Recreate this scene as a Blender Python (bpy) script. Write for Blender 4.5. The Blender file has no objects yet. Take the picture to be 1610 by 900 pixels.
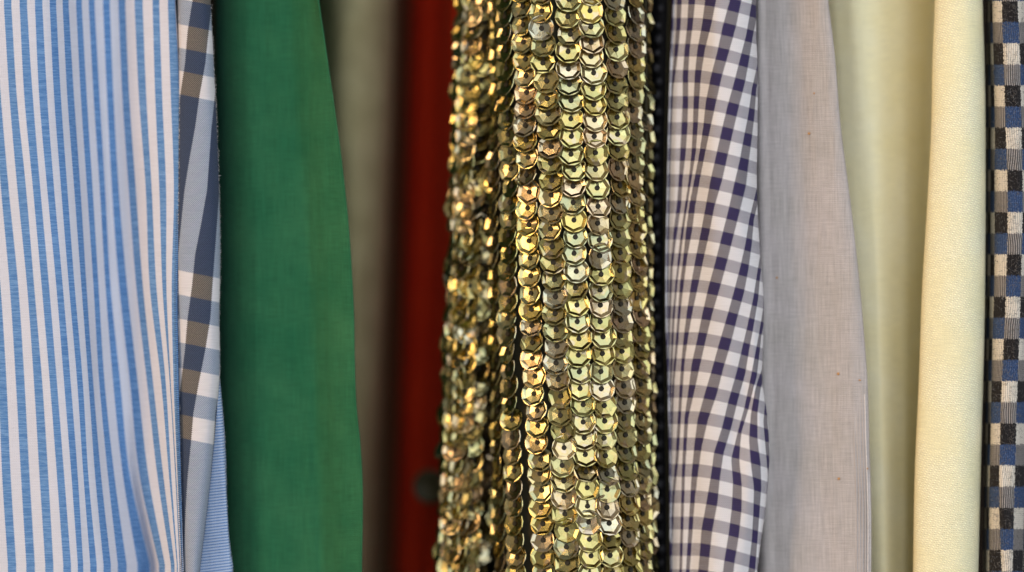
import bpy, math, random
import numpy as np
from mathutils import Vector, Matrix, Quaternion

random.seed(7); rng = np.random.default_rng(7)
S = 0.00015            # metres per photo pixel in the focal plane (the frame is 24 cm wide)
DIST = 0.60            # camera to focal plane, metres

# ------------------------------------------------------------------ camera
scn = bpy.context.scene
COL = scn.collection
cam_d = bpy.data.cameras.new('camera'); cam = bpy.data.objects.new('camera', cam_d); COL.objects.link(cam)
cam.location = (0, -DIST, 0); cam.rotation_euler = (math.pi/2, 0, 0)
cam_d.sensor_width = 36; cam_d.lens = 36*DIST/(1610*S)
cam_d.clip_start = 0.01; cam_d.clip_end = 50
cam_d.dof.use_dof = True; cam_d.dof.focus_distance = DIST+0.0015; cam_d.dof.aperture_fstop = 2.5
cam_d.dof.aperture_blades = 0
scn.camera = cam

# ------------------------------------------------------------------ world and lamps (shop interior)
w = bpy.data.worlds.new('World'); scn.world = w; w.use_nodes = True
w.node_tree.nodes['Background'].inputs[0].default_value = (0.96, 0.91, 0.86, 1)
w.node_tree.nodes['Background'].inputs[1].default_value = 0.33

def lamp(name, loc, size, power, col, target=(0, 0, 0), size_y=None, spread=None, shape='RECTANGLE'):
    L = bpy.data.lights.new(name, 'AREA'); L.shape = shape; L.size = size
    if shape == 'RECTANGLE': L.size_y = size_y or size
    L.energy = power; L.color = col
    if spread: L.spread = math.radians(spread)
    o = bpy.data.objects.new(name, L); COL.objects.link(o); o.location = loc
    o.rotation_euler = (Vector(target)-Vector(loc)).to_track_quat('-Z', 'Y').to_euler()
    return o
COOL = (0.70, 0.82, 1.0); WARM = (1.0, 0.70, 0.40); NEUT = (1.0, 0.93, 0.86)
lamp('window_light', (0.65, -1.75, 0.5), 2.0, 32, (0.77, 0.87, 1.0), size_y=2.0)
lamp('shop_panel_light', (-1.55, -0.95, 0.3), 0.55, 20, (1.0, 0.66, 0.36), size_y=0.9)
lamp('ceiling_light', (0.1, -1.2, 1.6), 1.0, 6, (0.92, 0.94, 1.0), size_y=0.6)
for i, (x, y, z, p, c) in enumerate([(-0.9, -0.8, 1.0, 0.75, WARM), (-0.35, -1.5, 0.9, 0.5, WARM), (-1.5, -0.5, -0.1, 0.9, WARM), (-1.5, -0.5, 0.5, 0.9, WARM),
                                   (0.55, -1.5, 0.75, 0.35, NEUT), (-0.5, -1.6, -0.35, 0.4, (1.0, 0.62, 0.45)), (0.35, -1.7, -0.5, 0.3, NEUT)]):
    lamp('glint_spotlight', (x, y, z), 0.12, p, c, shape='DISK')  # small unseen lamps added to give the sequins their glints
scn.view_settings.view_transform = 'Standard'; scn.view_settings.look = 'None'
scn.view_settings.exposure = 0; scn.view_settings.gamma = 1
scn.cycles.max_bounces = 8; scn.cycles.diffuse_bounces = 6; scn.cycles.glossy_bounces = 4
scn.cycles.sample_clamp_indirect = 6

# ------------------------------------------------------------------ helpers
def P(px, py, d):
    """px, py: place in the focal plane as seen from the camera; d: depth behind it in mm"""
    k = (DIST + np.asarray(d)*0.001)/DIST
    return (np.asarray(px)-805)*S*k, np.asarray(d)*0.001, (450-np.asarray(py))*S*k

def tag(o, label=None, cat=None, kind=None, group=None):
    for k, v in (('label', label), ('category', cat), ('kind', kind), ('group', group)):
        if v: o[k] = v
    return o

def link_mesh(name, me, mat, parent=None):
    o = bpy.data.objects.new(name, me); COL.objects.link(o)
    if mat and not me.materials: me.materials.append(mat)
    if parent: o.parent = parent
    return o

def fractal(x, y, seed, octaves=4):
    """cheap smooth noise made of rotated sines, about -1..1"""
    r = np.random.default_rng(seed); out = 0*x; a = 1.0; t = 0
    for o in range(octaves):
        for _ in range(3):
            th = r.uniform(0, 2*math.pi); ph = r.uniform(0, 6.28)
            out = out + a*np.sin((x*math.cos(th)+y*math.sin(th))*(2.1**o)+ph+1.7*np.sin((y*math.cos(th)-x*math.sin(th))*0.7*(2.1**o)+ph*2))
            t += a*0.6
        a *= 0.5
    return out/t

YS = np.concatenate([np.arange(-1500, -60, 40), np.arange(-60, 964, 4), np.arange(980, 2600, 40)]).astype(float)

def track(pts, smooth=True):
    """x (or depth) along the garment from (y, value) pairs; a number stays constant"""
    if isinstance(pts, (int, float)): return np.full(len(YS), float(pts))
    pts = sorted(pts); ys = np.array([p[0] for p in pts], float); xs = np.array([p[1] for p in pts], float)
    if len(pts) > 2 and smooth:
        m = np.gradient(xs, ys)
        y = np.clip(YS, ys[0], ys[-1]); i = np.clip(np.searchsorted(ys, y, 'right')-1, 0, len(ys)-2)
        h = ys[i+1]-ys[i]; t = (y-ys[i])/h
        return ((2*t**3-3*t**2+1)*xs[i]+(t**3-2*t**2+t)*h*m[i]+(-2*t**3+3*t**2)*xs[i+1]+(t**3-t**2)*h*m[i+1])
    return np.interp(YS, ys, xs)

def catmull(A, n):
    """A: rows x cols -> rows x dense, passing through every column"""
    R, C = A.shape
    m = np.zeros_like(A); m[:, 1:-1] = (A[:, 2:]-A[:, :-2])/2; m[:, 0] = A[:, 1]-A[:, 0]; m[:, -1] = A[:, -1]-A[:, -2]
    out = []
    for i in range(C-1):
        t = np.linspace(0, 1, n, endpoint=False)[None, :]
        a, b = A[:, i:i+1], A[:, i+1:i+2]; ma, mb = m[:, i:i+1], m[:, i+1:i+2]
        out.append((2*t**3-3*t**2+1)*a+(t**3-2*t**2+t)*ma+(-2*t**3+3*t**2)*b+(t**3-t**2)*mb)
    out.append(A[:, -1:]); return np.hstack(out)

def cloth(name, cols, mat, parent=None, front=None, ufun=None, vfun=None, sub=10, wrinkle=0.25, wseed=1, wscale=(60., 200.), thick=0.35, soft=2):
    """cols: list of (x track, depth track). front: (first, last) column numbers that carry the measured
    pattern; beyond them the pattern goes on by arc length. Returns the mesh object."""
    X = np.stack([track(c[0]) for c in cols], 1); D = np.stack([track(c[1]) for c in cols], 1)
    X = catmull(X, sub); D = catmull(D, sub)
    R, C = X.shape; Y = np.repeat(YS[:, None], C, 1)
    ker = np.array([1, 4, 6, 4, 1.])/16
    inner = (YS > -70) & (YS < 975); idx = np.where(inner)[0]
    for _ in range(soft):
        for A in (X, D):
            B = A[idx]; Pd = np.pad(B, ((2, 2), (0, 0)), 'edge'); A[idx] = sum(ker[k]*Pd[k:k+len(B)] for k in range(5))
    X0, Y0 = X.copy(), Y.copy()
    D = D + wrinkle*fractal(X/wscale[0], Y/wscale[1], wseed, 4)
    wx, wy, wz = P(X, Y, D)
    co = np.stack([wx, wy, wz], -1).reshape(-1, 3)
    seg = np.sqrt(np.diff(wx, axis=1)**2+np.diff(wy, axis=1)**2)/S
    arc = np.concatenate([np.zeros((R, 1)), np.cumsum(seg, 1)], 1)
    a, b = (front[0]*sub, front[1]*sub) if front else (0, C-1)
    if ufun is None: U = arc-arc[:, a:a+1]
    else:
        U = np.zeros_like(X)
        for r in range(R):
            us, xs, pit = ufun(float(Y0[r, 0]))
            U[r, a:b+1] = np.interp(X0[r, a:b+1], xs, us)
            U[r, :a] = U[r, a]-(arc[r, a]-arc[r, :a])/pit
            U[r, b+1:] = U[r, b]+(arc[r, b+1:]-arc[r, b])/pit
    V = Y0 if vfun is None else vfun(X0, Y0)
    i = np.arange(R*C).reshape(R, C)
    F = np.stack([i[:-1, :-1], i[1:, :-1], i[1:, 1:], i[:-1, 1:]], -1).reshape(-1, 4)
    me = bpy.data.meshes.new(name)
    me.vertices.add(len(co)); me.vertices.foreach_set('co', co.astype(np.float32).ravel())
    me.loops.add(F.size); me.loops.foreach_set('vertex_index', F.ravel().astype(np.int32))
    me.polygons.add(len(F)); me.polygons.foreach_set('loop_start', np.arange(0, F.size, 4, dtype=np.int32))
    me.update(calc_edges=True)
    me.polygons.foreach_set('use_smooth', np.ones(len(F), bool))
    for nm, (A, B) in (('pattern', (U, V)), ('weave', (arc-arc[:, a:a+1], Y0))):
        uv = me.uv_layers.new(name=nm)
        uv.data.foreach_set('uv', np.stack([A.ravel()[F.ravel()], B.ravel()[F.ravel()]], -1).astype(np.float32).ravel())
    me.update()
    o = link_mesh(name, me, mat, parent)
    if thick:
        m = o.modifiers.new('thickness', 'SOLIDIFY'); m.thickness = thick*0.001; m.offset = -1
    o['_'] = 0; del o['_']
    return o

# ------------------------------------------------------------------ node helpers
class NT:
    def __init__(s, name):
        s.m = bpy.data.materials.new(name); s.m.use_nodes = True; s.t = s.m.node_tree
        s.b = s.t.nodes['Principled BSDF']; s.out = s.t.nodes['Material Output']
    def n(s, typ, **kw):
        x = s.t.nodes.new(typ)
        for k, v in kw.items(): setattr(x, k, v)
        return x
    def l(s, a, b): s.t.links.new(a, b)
    def put(s, inp, v):
        if isinstance(v, bpy.types.NodeSocket): s.l(v, inp)
        elif isinstance(v, (tuple, list)):
            inp.default_value = tuple(v)+((1,) if len(v) == 3 and len(inp.default_value) == 4 else ())
        else: inp.default_value = v
    def math(s, op, a, b=None, c=None, clamp=False):
        x = s.n('ShaderNodeMath', operation=op, use_clamp=clamp)
        for i, v in enumerate((a, b, c)):
            if v is not None: s.put(x.inputs[i], v)
        return x.outputs[0]
    def uv(s, name):
        u = s.n('ShaderNodeUVMap', uv_map=name); q = s.n('ShaderNodeSeparateXYZ'); s.l(u.outputs[0], q.inputs[0])
        return q.outputs[0], q.outputs[1]
    def vec(s, x, y, z=0.0):
        c = s.n('ShaderNodeCombineXYZ'); s.put(c.inputs[0], x); s.put(c.inputs[1], y); s.put(c.inputs[2], z); return c.outputs[0]
    def noise(s, v, scale=1.0, detail=2.0, rough=0.5):
        x = s.n('ShaderNodeTexNoise'); s.l(v, x.inputs['Vector']); x.inputs['Scale'].default_value = scale
        x.inputs['Detail'].default_value = detail; x.inputs['Roughness'].default_value = rough; return x.outputs[0]
    def mix(s, f, a, b, mode='MIX'):
        x = s.n('ShaderNodeMix', data_type='RGBA', blend_type=mode)
        s.put(x.inputs[0], f); s.put(x.inputs[6], a); s.put(x.inputs[7], b); return x.outputs[2]
    def step(s, x, edge, soft):
        """0 below edge, 1 above"""
        r = s.n('ShaderNodeMapRange', interpolation_type='SMOOTHSTEP')
        s.put(r.inputs[0], x); r.inputs[1].default_value = edge-soft; r.inputs[2].default_value = edge+soft
        return r.outputs[0]
    def square(s, x, soft, duty=0.5):
        """1 on 0..duty of each period, soft edged"""
        f = s.math('FRACT', x)
        a = s.step(f, soft, soft); b = s.step(f, duty, soft)
        return s.math('SUBTRACT', a, b, clamp=True)
    def sin(s, x, period): return s.math('SINE', s.math('MULTIPLY', x, 2*math.pi/period))
    def bump(s, h, dist, strength=1.0):
        b = s.n('ShaderNodeBump'); s.l(h, b.inputs['Height']); b.inputs['Distance'].default_value = dist
        b.inputs['Strength'].default_value = strength; s.l(b.outputs[0], s.b.inputs['Normal'])
    def fin(s, col, rough=0.95, sheen=0.03, spec=0.2, trans=None):
        s.put(s.b.inputs['Base Color'], col); s.put(s.b.inputs['Roughness'], rough)
        s.b.inputs['Specular IOR Level'].default_value = spec
        s.b.inputs['Sheen Weight'].default_value = sheen; s.b.inputs['Sheen Roughness'].default_value = 0.6
        if trans:
            tr = s.n('ShaderNodeBsdfTranslucent'); s.put(tr.inputs[0], col); mx = s.n('ShaderNodeMixShader'); mx.inputs[0].default_value = trans
            s.l(s.b.outputs[0], mx.inputs[1]); s.l(tr.outputs[0], mx.inputs[2]); s.l(mx.outputs[0], s.out.inputs[0])
        return s.m

def yarn(t, wu, wv, pu, pv, amp=0.5):
    """woven relief from two crossing thread sets, periods in photo pixels, with uneven yarn"""
    nz = t.noise(t.vec(t.math('MULTIPLY', wu, 0.05), t.math('MULTIPLY', wv, 0.4)), 1.0, 3)
    a = t.sin(wu, pu); b = t.sin(t.math('ADD', wv, t.math('MULTIPLY', nz, pv*0.6)), pv)
    return t.math('ADD', t.math('MULTIPLY', a, b), t.math('MULTIPLY', b, amp))

def bg(t, wu, wv):
    """slow unevenness of the cloth and fine slubs, about 1"""
    n1 = t.noise(t.vec(t.math('MULTIPLY', wu, 0.012), t.math('MULTIPLY', wv, 0.012)), 1.0, 3)
    n2 = t.noise(t.vec(t.math('MULTIPLY', wu, 0.035), t.math('MULTIPLY', wv, 0.45)), 1.0, 3)
    n3 = t.noise(t.vec(t.math('MULTIPLY', wu, 0.45), t.math('MULTIPLY', wv, 0.02)), 1.0, 3)
    return n1, n2, n3

def gray(t, v): 
    c = t.n('ShaderNodeCombineColor'); t.put(c.inputs[0], v); t.put(c.inputs[1], v); t.put(c.inputs[2], v); return c.outputs[0]

def modulate(t, col, terms):
    """col * (1 + sum amp*(noise-0.5))"""
    acc = 1.0
    for nz, amp in terms: acc = t.math('MULTIPLY_ADD', t.math('SUBTRACT', nz, 0.5), amp, acc)
    return t.mix(1.0, col, gray(t, acc), 'MULTIPLY')

# ------------------------------------------------------------------ materials
def mat_stripe():
    t = NT('blue_white_striped_cotton'); u, v = t.uv('pattern'); wu, wv = t.uv('weave')
    tooth = t.math('MULTIPLY', t.sin(wv, 2.6), 0.014)
    jag = t.math('MULTIPLY', t.math('SUBTRACT', t.noise(t.vec(0.0, wv, 0.0), 0.8, 2), 0.5), 0.03)
    m = t.square(t.math('ADD', u, t.math('ADD', tooth, jag)), 0.025)
    n1, n2, n3 = bg(t, wu, wv)
    fleck = t.noise(t.vec(t.math('MULTIPLY', wu, 0.03), t.math('MULTIPLY', wv, 0.40)), 1.0, 3, 0.8)
    blue = t.mix(t.step(fleck, 0.52, 0.14), (0.085, 0.215, 0.47), (0.20, 0.37, 0.64))
    col = t.mix(m, (0.67, 0.67, 0.735), blue)
    col = modulate(t, col, [(n1, 0.15), (n2, 0.22)])
    t.bump(yarn(t, wu, wv, 2.9, 2.6), 0.00006, 0.8)
    return t.fin(col, trans=0.12)

def mat_plaid():
    t = NT('plaid_flannel'); u, v = t.uv('pattern'); wu, wv = t.uv('weave')
    j = t.math('MULTIPLY', t.sin(wv, 3.0), 0.02)
    dark = t.square(t.math('ADD', u, j), 0.02, 1.0)          # replaced below by the 2-period wave
    dark = t.square(t.math('MULTIPLY', t.math('ADD', u, j), 0.5), 0.012, 0.5)
    # weft bands, measured down the sleeve: 1 = navy weft, 0 = white weft
    vv = t.math('ADD', v, t.math('MULTIPLY', t.sin(wu, 2.6), 0.6))
    rep = t.math('MODULO', t.math('ADD', vv, 540.0*4), 540.0)
    acc = 0.0
    for a, b in ((-1, 40), (77, 113), (150, 427), (465, 503)):
        acc = t.math('ADD', acc, t.math('SUBTRACT', t.step(rep, a, 0.8), t.step(rep, b, 0.8)))
    navy = t.math('MINIMUM', acc, 1.0)
    tw = t.sin(t.math('ADD', wu, wv), 3.4); tw2 = t.math('MULTIPLY_ADD', tw, 0.5, 0.5)
    n1, n2, n3 = bg(t, wu, wv)
    grain = t.noise(t.vec(wu, wv), 0.4, 3, 0.85)
    tw2 = t.math('MULTIPLY_ADD', t.math('SUBTRACT', grain, 0.5), 1.2, tw2, clamp=True)
    lightcol = t.mix(navy, (0.72, 0.69, 0.70), t.mix(tw2, (0.20, 0.25, 0.34), (0.45, 0.49, 0.57)))
    darkcol = t.mix(navy, t.mix(tw2, (0.055, 0.048, 0.042), (0.24, 0.21, 0.18)), t.mix(tw2, (0.016, 0.026, 0.055), (0.070, 0.095, 0.16)))
    col = t.mix(dark, lightcol, darkcol)
    col = modulate(t, col, [(n1, 0.2), (n2, 0.3)])
    t.bump(t.math('ADD', tw, grain), 0.00007, 0.9)
    return t.fin(col, sheen=0.05, trans=0.05)

def mat_gingham():
    t = NT('navy_white_gingham'); u, v = t.uv('pattern'); wu, wv = t.uv('weave')
    jag = t.math('MULTIPLY', t.sin(wv, 3.4), 0.022)
    du = t.square(t.math('ADD', u, jag), 0.02)
    dv = t.square(t.math('ADD', t.math('ADD', v, 0.25), t.math('MULTIPLY', t.sin(wu, 3.0), 0.012)), 0.015)
    tw = t.sin(t.math('ADD', wu, t.math('MULTIPLY', wv, -0.9)), 3.1)
    grain = t.noise(t.vec(wu, wv), 0.42, 3, 0.85)
    tw2 = t.math('MULTIPLY_ADD', t.math('SUBTRACT', grain, 0.5), 1.3, t.math('MULTIPLY_ADD', tw, 0.5, 0.5), clamp=True)
    n1, n2, n3 = bg(t, wu, wv)
    white = (0.74, 0.72, 0.73)
    half_w = t.mix(tw2, (0.24, 0.225, 0.27), (0.53, 0.51, 0.53))     # navy weft over white warp
    half_d = t.mix(tw2, (0.10, 0.09, 0.115), (0.32, 0.30, 0.31))    # white weft over navy warp
    dd = t.mix(tw2, (0.022, 0.017, 0.060), (0.060, 0.047, 0.125))
    col = t.mix(du, t.mix(dv, white, half_w), t.mix(dv, half_d, dd))
    col = modulate(t, col, [(n1, 0.15), (n2, 0.22)])
    t.bump(yarn(t, wu, wv, 3.0, 2.8), 0.00006, 0.8)
    return t.fin(col, trans=0.12)

def mat_plain(name, c1, c2, pu=2.6, pv=2.6, streak=0.15, weft=0.2, bumpd=0.00006, warp_soft=True, trans=0.1, sheen=0.03, cellular=0.0):
    t = NT(name); wu, wv = t.uv('weave'); n1, n2, n3 = bg(t, wu, wv)
    col = t.mix(n1, c1, c2)
    h = yarn(t, wu, wv, pu, pv)
    terms = [(n2, weft), (n3, streak)]
    if cellular: terms.append((t.math('MULTIPLY_ADD', h, 0.33, 0.5), cellular))
    col = modulate(t, col, terms)
    t.bump(h, bumpd, 0.9)
    return t.fin(col, trans=trans, sheen=sheen, spec=0.12)

def mat_basket():
    """pale yellow basket weave with short raised floats"""
    t = NT('cream_basket_weave'); wu, wv = t.uv('weave'); n1, n2, n3 = bg(t, wu, wv)
    a = t.sin(t.math('ADD', wu, t.math('MULTIPLY', wv, 0.5)), 7.2); b = t.sin(t.math('SUBTRACT', wv, t.math('MULTIPLY', wu, 0.35)), 4.3)
    k = t.math('MULTIPLY', t.math('MAXIMUM', a, 0.0), t.math('MAXIMUM', b, -0.2))
    k = t.math('MULTIPLY', k, t.step(n1, 0.40, 0.12))
    fine = yarn(t, wu, wv, 2.7, 3.1)
    col = t.mix(n1, (0.88, 0.80, 0.45), (0.90, 0.87, 0.66))
    col = modulate(t, col, [(n2, 0.32), (n3, 0.14), (t.math('MULTIPLY_ADD', k, -0.5, 0.5), -0.9)])
    t.bump(t.math('ADD', t.math('MULTIPLY', k, 2.4), fine), 0.00005, 0.9)
    return t.fin(col, trans=0.12)

def mat_knit():
    t = NT('checkered_wool_knit'); u, v = t.uv('pattern'); wu, wv = t.uv('weave')
    rib = t.sin(wu, 3.6); chev = t.sin(t.math('ADD', wv, t.math('MULTIPLY', t.math('ABSOLUTE', rib), 1.8)), 3.2)
    fz = t.noise(t.vec(wu, wv), 0.30, 4, 0.75)
    cu = t.math('FLOOR', t.math('ADD', u, t.math('MULTIPLY', t.math('SUBTRACT', fz, 0.5), 0.42)))
    vv = t.math('ADD', v, t.math('MULTIPLY', t.math('SUBTRACT', fz, 0.5), 0.42))
    cell = t.math('FLOOR', t.math('MODULO', t.math('ADD', t.math('ADD', vv, t.math('MULTIPLY', cu, 2.0)), 400.0), 4.0))
    hair = t.noise(t.vec(t.math('MULTIPLY', wu, 0.55), t.math('MULTIPLY', wv, 0.3)), 1.0, 4, 0.8)
    black = t.mix(t.step(hair, 0.62, 0.08), (0.014, 0.012, 0.013), (0.11, 0.10, 0.09))
    blue = t.mix(t.step(hair, 0.55, 0.1), (0.022, 0.055, 0.15), (0.12, 0.18, 0.33))
    greyc = t.mix(t.math('MULTIPLY_ADD', rib, 0.5, 0.5), (0.09, 0.085, 0.085), (0.38, 0.35, 0.33))
    cream = (0.80, 0.73, 0.62)
    col = cream
    for k, c in ((1, greyc), (2, black), (3, blue)):
        col = t.mix(t.step(cell, k-0.5, 0.01), col, c)
    col = modulate(t, col, [(t.math('MULTIPLY_ADD', rib, 0.5, 0.5), 0.45), (t.math('MULTIPLY_ADD', chev, 0.5, 0.5), 0.22), (fz, 0.3)])
    t.bump(t.math('ADD', t.math('MULTIPLY', rib, 1.2), t.math('ADD', chev, fz)), 0.00007, 1.0)
    return t.fin(col, sheen=0.04, rough=1.0)

def mat_fine_stripe():
    t = NT('fine_blue_ribbed_cotton'); wu, wv = t.uv('weave'); n1, n2, n3 = bg(t, wu, wv)
    bend = t.math('ADD', wv, t.math('MULTIPLY', wu, 0.12))
    m = t.square(t.math('DIVIDE', bend, 4.6), 0.08, 0.5)
    col = t.mix(m, (0.50, 0.58, 0.72), (0.12, 0.24, 0.50))
    col = modulate(t, col, [(n1, 0.3), (n3, 0.3)])
    t.bump(t.sin(bend, 4.6), 0.00012, 0.8)
    return t.fin(col, trans=0.08)

def mat_sequin(name, attr=False):
    t = NT(name)
    if attr:
        a = t.n('ShaderNodeAttribute', attribute_name='tone'); r = a.outputs['Fac']
    else:
        r = t.n('ShaderNodeObjectInfo').outputs['Random']
    ramp = t.n('ShaderNodeValToRGB'); t.l(r, ramp.inputs[0]); ramp.color_ramp.interpolation = 'LINEAR'
    stops = [(0.0, (0.29, 0.27, 0.10)), (0.22, (0.40, 0.33, 0.105)), (0.40, (0.28, 0.28, 0.15)), (0.58, (0.36, 0.33, 0.13)),
             (0.76, (0.46, 0.34, 0.20)), (0.88, (0.37, 0.355, 0.25)), (1.0, (0.47, 0.36, 0.09))]
    e = ramp.color_ramp.elements; e[0].position, e[0].color = stops[0][0], stops[0][1]+(1,); e[1].position, e[1].color = stops[-1][0], stops[-1][1]+(1,)
    for p, c in stops[1:-1]: x = e.new(p); x.color = c+(1,)
    g = t.n('ShaderNodeNewGeometry')
    nz = t.noise(g.outputs['Position'], 420.0, 1)
    col = t.mix(t.math('MULTIPLY', t.step(nz, 0.56, 0.14), 0.6), ramp.outputs[0], t.mix(t.step(nz, 0.64, 0.06), (0.46, 0.31, 0.09), (0.45, 0.34, 0.24)))
    t.put(t.b.inputs['Base Color'], col); t.b.inputs['Metallic'].default_value = 1.0
    n2 = t.noise(g.outputs['Position'], 2500.0, 2)
    t.put(t.b.inputs['Roughness'], t.math('MULTIPLY_ADD', n2, 0.14, 0.15))
    t.b.inputs['Coat Weight'].default_value = 0.4; t.b.inputs['Coat Roughness'].default_value = 0.06
    return t.m

def mat_solid(name, c, rough=0.8, spec=0.3, metallic=0.0, grain=0.0):
    t = NT(name); g = t.n('ShaderNodeNewGeometry'); nz = t.noise(g.outputs['Position'], 2200.0, 3)
    col = t.mix(nz, tuple(x*(1-grain) for x in c), tuple(x*(1+grain) for x in c))
    t.put(t.b.inputs['Base Color'], col); t.b.inputs['Roughness'].default_value = rough
    t.b.inputs['Specular IOR Level'].default_value = spec; t.b.inputs['Metallic'].default_value = metallic
    return t.m

M = dict(stripe=mat_stripe(), plaid=mat_plaid(), gingham=mat_gingham(), basket=mat_basket(), knit=mat_knit(), fine=mat_fine_stripe(),
         green=mat_plain('green_cotton', (0.010, 0.110, 0.048), (0.046, 0.182, 0.078), 3.2, 3.0, 0.6, 0.6, trans=0.12),
         olive=mat_plain('grey_olive_linen', (0.27, 0.225, 0.10), (0.52, 0.45, 0.255), 4, 4, 0.6, 0.6, trans=0.05),
         red=mat_plain('dark_red_wool', (0.58, 0.018, 0.004), (0.74, 0.045, 0.008), 3, 3, 0.3, 0.3, trans=0.0, sheen=0.0),
         lilac=mat_plain('grey_lilac_linen', (0.43, 0.395, 0.355), (0.55, 0.50, 0.495), 2.6, 3.1, 0.65, 0.40, 0.00006, trans=0.1, cellular=0.16),
         yellow=mat_plain('pale_yellow_linen', (0.72, 0.62, 0.33), (0.80, 0.71, 0.43), 2.8, 3.1, 0.12, 0.18, trans=0.2),
         black=mat_solid('black_knit_cloth', (0.012, 0.011, 0.012), 0.85, 0.2, grain=0.5),
         bead=mat_solid('black_bead_plastic', (0.030, 0.028, 0.032), 0.6, 0.4),
         back_cloth=mat_solid('dark_olive_netting', (0.030, 0.026, 0.014), 0.9, 0.2, grain=0.4),
         button=mat_solid('dark_olive_button_plastic', (0.045, 0.036, 0.014), 0.6, 0.3),
         navy_thread=mat_solid('navy_overlock_thread', (0.05, 0.085, 0.16), 0.9, 0.2, grain=0.6),
         white_thread=mat_solid('white_sewing_thread', (0.66, 0.62, 0.60), 0.9, 0.2, grain=0.3),
         dark_thread_and_hole=mat_solid('dark_thread_and_hole_shade', (0.020, 0.016, 0.008), 0.7, 0.3),  # sewing thread, and the shade plugs in the sequin holes
         fleck=mat_solid('orange_lint', (0.45, 0.24, 0.10), 0.9, 0.2, grain=0.3),
         wall=mat_solid('dark_wall_paint', (0.020, 0.012, 0.007), 0.9, 0.2))

# ------------------------------------------------------------------ the setting
def quad_box(name, x0, x1, y0, y1, z0, z1, mat):
    v = [(x, y, z) for x in (x0, x1) for y in (y0, y1) for z in (z0, z1)]
    f = [(0, 1, 3, 2), (4, 6, 7, 5), (0, 4, 5, 1), (2, 3, 7, 6), (0, 2, 6, 4), (1, 5, 7, 3)]
    me = bpy.data.meshes.new(name); me.from_pydata(v, [], f); me.update(); return link_mesh(name, me, mat)
tag(quad_box('wall', -0.6, 0.6, 0.42, 0.45, -0.6, 0.6, M['wall']), 'dark wall behind the hanging garments', None, 'structure')

def tube(name, pts, r, mat, parent=None, n=6, closed=False, taper=False):
    """pts: world points; one tube"""
    vs, fs = [], []
    pts = [Vector(p) for p in pts]
    for i, p in enumerate(pts):
        d = (pts[min(i+1, len(pts)-1)]-pts[max(i-1, 0)]).normalized()
        a = d.orthogonal().normalized() if abs(d.z) < 0.6 else d.cross(Vector((0, 1, 0))).normalized()
        b = d.cross(a); rr = r*(1-0.8*i/(len(pts)-1)) if taper else r
        for k in range(n):
            t = 2*math.pi*k/n; vs.append(p+a*math.cos(t)*rr+b*math.sin(t)*rr)
    for i in range(len(pts)-1):
        for k in range(n): fs.append((i*n+k, i*n+(k+1) % n, (i+1)*n+(k+1) % n, (i+1)*n+k))
    if name is None: return vs, fs
    me = bpy.data.meshes.new(name); me.from_pydata(vs, [], fs); me.update(); me.polygons.foreach_set('use_smooth', [True]*len(fs))
    return link_mesh(name, me, mat, parent)

def joined_tubes(name, list_pts, r, mat, parent, n=4, taper=True):
    V, F = [], []
    for pts in list_pts:
        vs, fs = tube(None, pts, r, None, n=n, taper=taper); o = len(V); V += vs; F += [tuple(i+o for i in f) for f in fs]
    me = bpy.data.meshes.new(name); me.from_pydata(V, [], F); me.update()
    return link_mesh(name, me, mat, parent)

def fuzz(parent, edge, mat, n, y0=-50, y1=950, side=1, length=(4, 11), r=0.28, name='fibre'):
    """loose fibres standing off a cloth edge: edge(y) -> px, depth"""
    L = []
    for _ in range(n):
        y = random.uniform(y0, y1); x, d = edge(y); ln = random.uniform(*length)
        a = random.uniform(-0.9, 0.9); curl = random.uniform(-1.2, 1.2); pts = []
        xx, yy = x-side*1.0, y
        for k in range(5):
            pts.append(P(xx, yy, d+random.uniform(-.05, .05)))
            th = a+curl*k/4; xx += side*math.cos(th)*ln/4*0.8; yy += math.sin(th)*ln/4
        L.append(pts)
    o = joined_tubes(name, L, r*S, mat, parent); o['kind'] = 'stuff'; return o

# ------------------------------------------------------------------ 1. striped shirt
Z = 1610/360
rows_s = {  # blue stripes measured down the shirt: first stripe number, then left-right edges
 10: (0, [25,80,135,190,243,298,347,395,438,483,533,575,622,665,722,772,830,880,943,1003,1070,1120,1178,1232]),
 150: (-1, [-48,5,63,118,167,230,272,332,377,428,470,520,565,610,655,700,750,797,857,908,973,1028,1088,1140,1197,1265]),
 300: (-1, [5,62,120,185,230,285,330,382,428,475,520,567,610,652,700,740,785,835,903,955,1023,1067,1118,1168,1220,1268]),
 450: (-1, [65,128,187,240,290,345,393,442,482,525,570,608,655,693,740,777,835,893,955,1005,1050,1100,1140,1170,1205,1250]),
 600: (-2, [-15,45,108,172,235,297,347,400,447,497,540,582,620,655,695,735,792,845,910,968,1030,1075,1130,1165,1192,1200,1218,1258]),
 750: (-2, [12,75,145,208,275,340,398,452,500,548,585,622,667,712,757,805,863,915,980,1045,1105,1150,1188,1205,1232,1240,1247,1272]),
 888: (-2, [52,113,182,245,315,375,442,500,545,585,632,680,725,780,825,890,962,1055,1115,1160,1200,1228,1243,1250,1262,1268,1275,1285])}
KU = np.arange(-9, 12.01, 0.5)
tabx = {}
for y, (k0, e) in rows_s.items():
    us = k0+0.5*np.arange(len(e)); xs = np.array(e)/Z
    full = np.where(KU < us[0], xs[0]+(KU-us[0])*27.5, np.interp(KU, us, xs))
    full = np.where(KU > us[-1], xs[-1]+(KU-us[-1])*6, full)
    tabx[y] = full
yk = sorted(tabx); TX = np.stack([tabx[y] for y in yk])          # rows x KU
def stripe_x(y):
    return np.array([np.interp(y, yk, TX[:, i]) for i in range(len(KU))])
trk = {i: track([(y, TX[j, i]) for j, y in enumerate(yk)]) for i in range(len(KU))}
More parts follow.
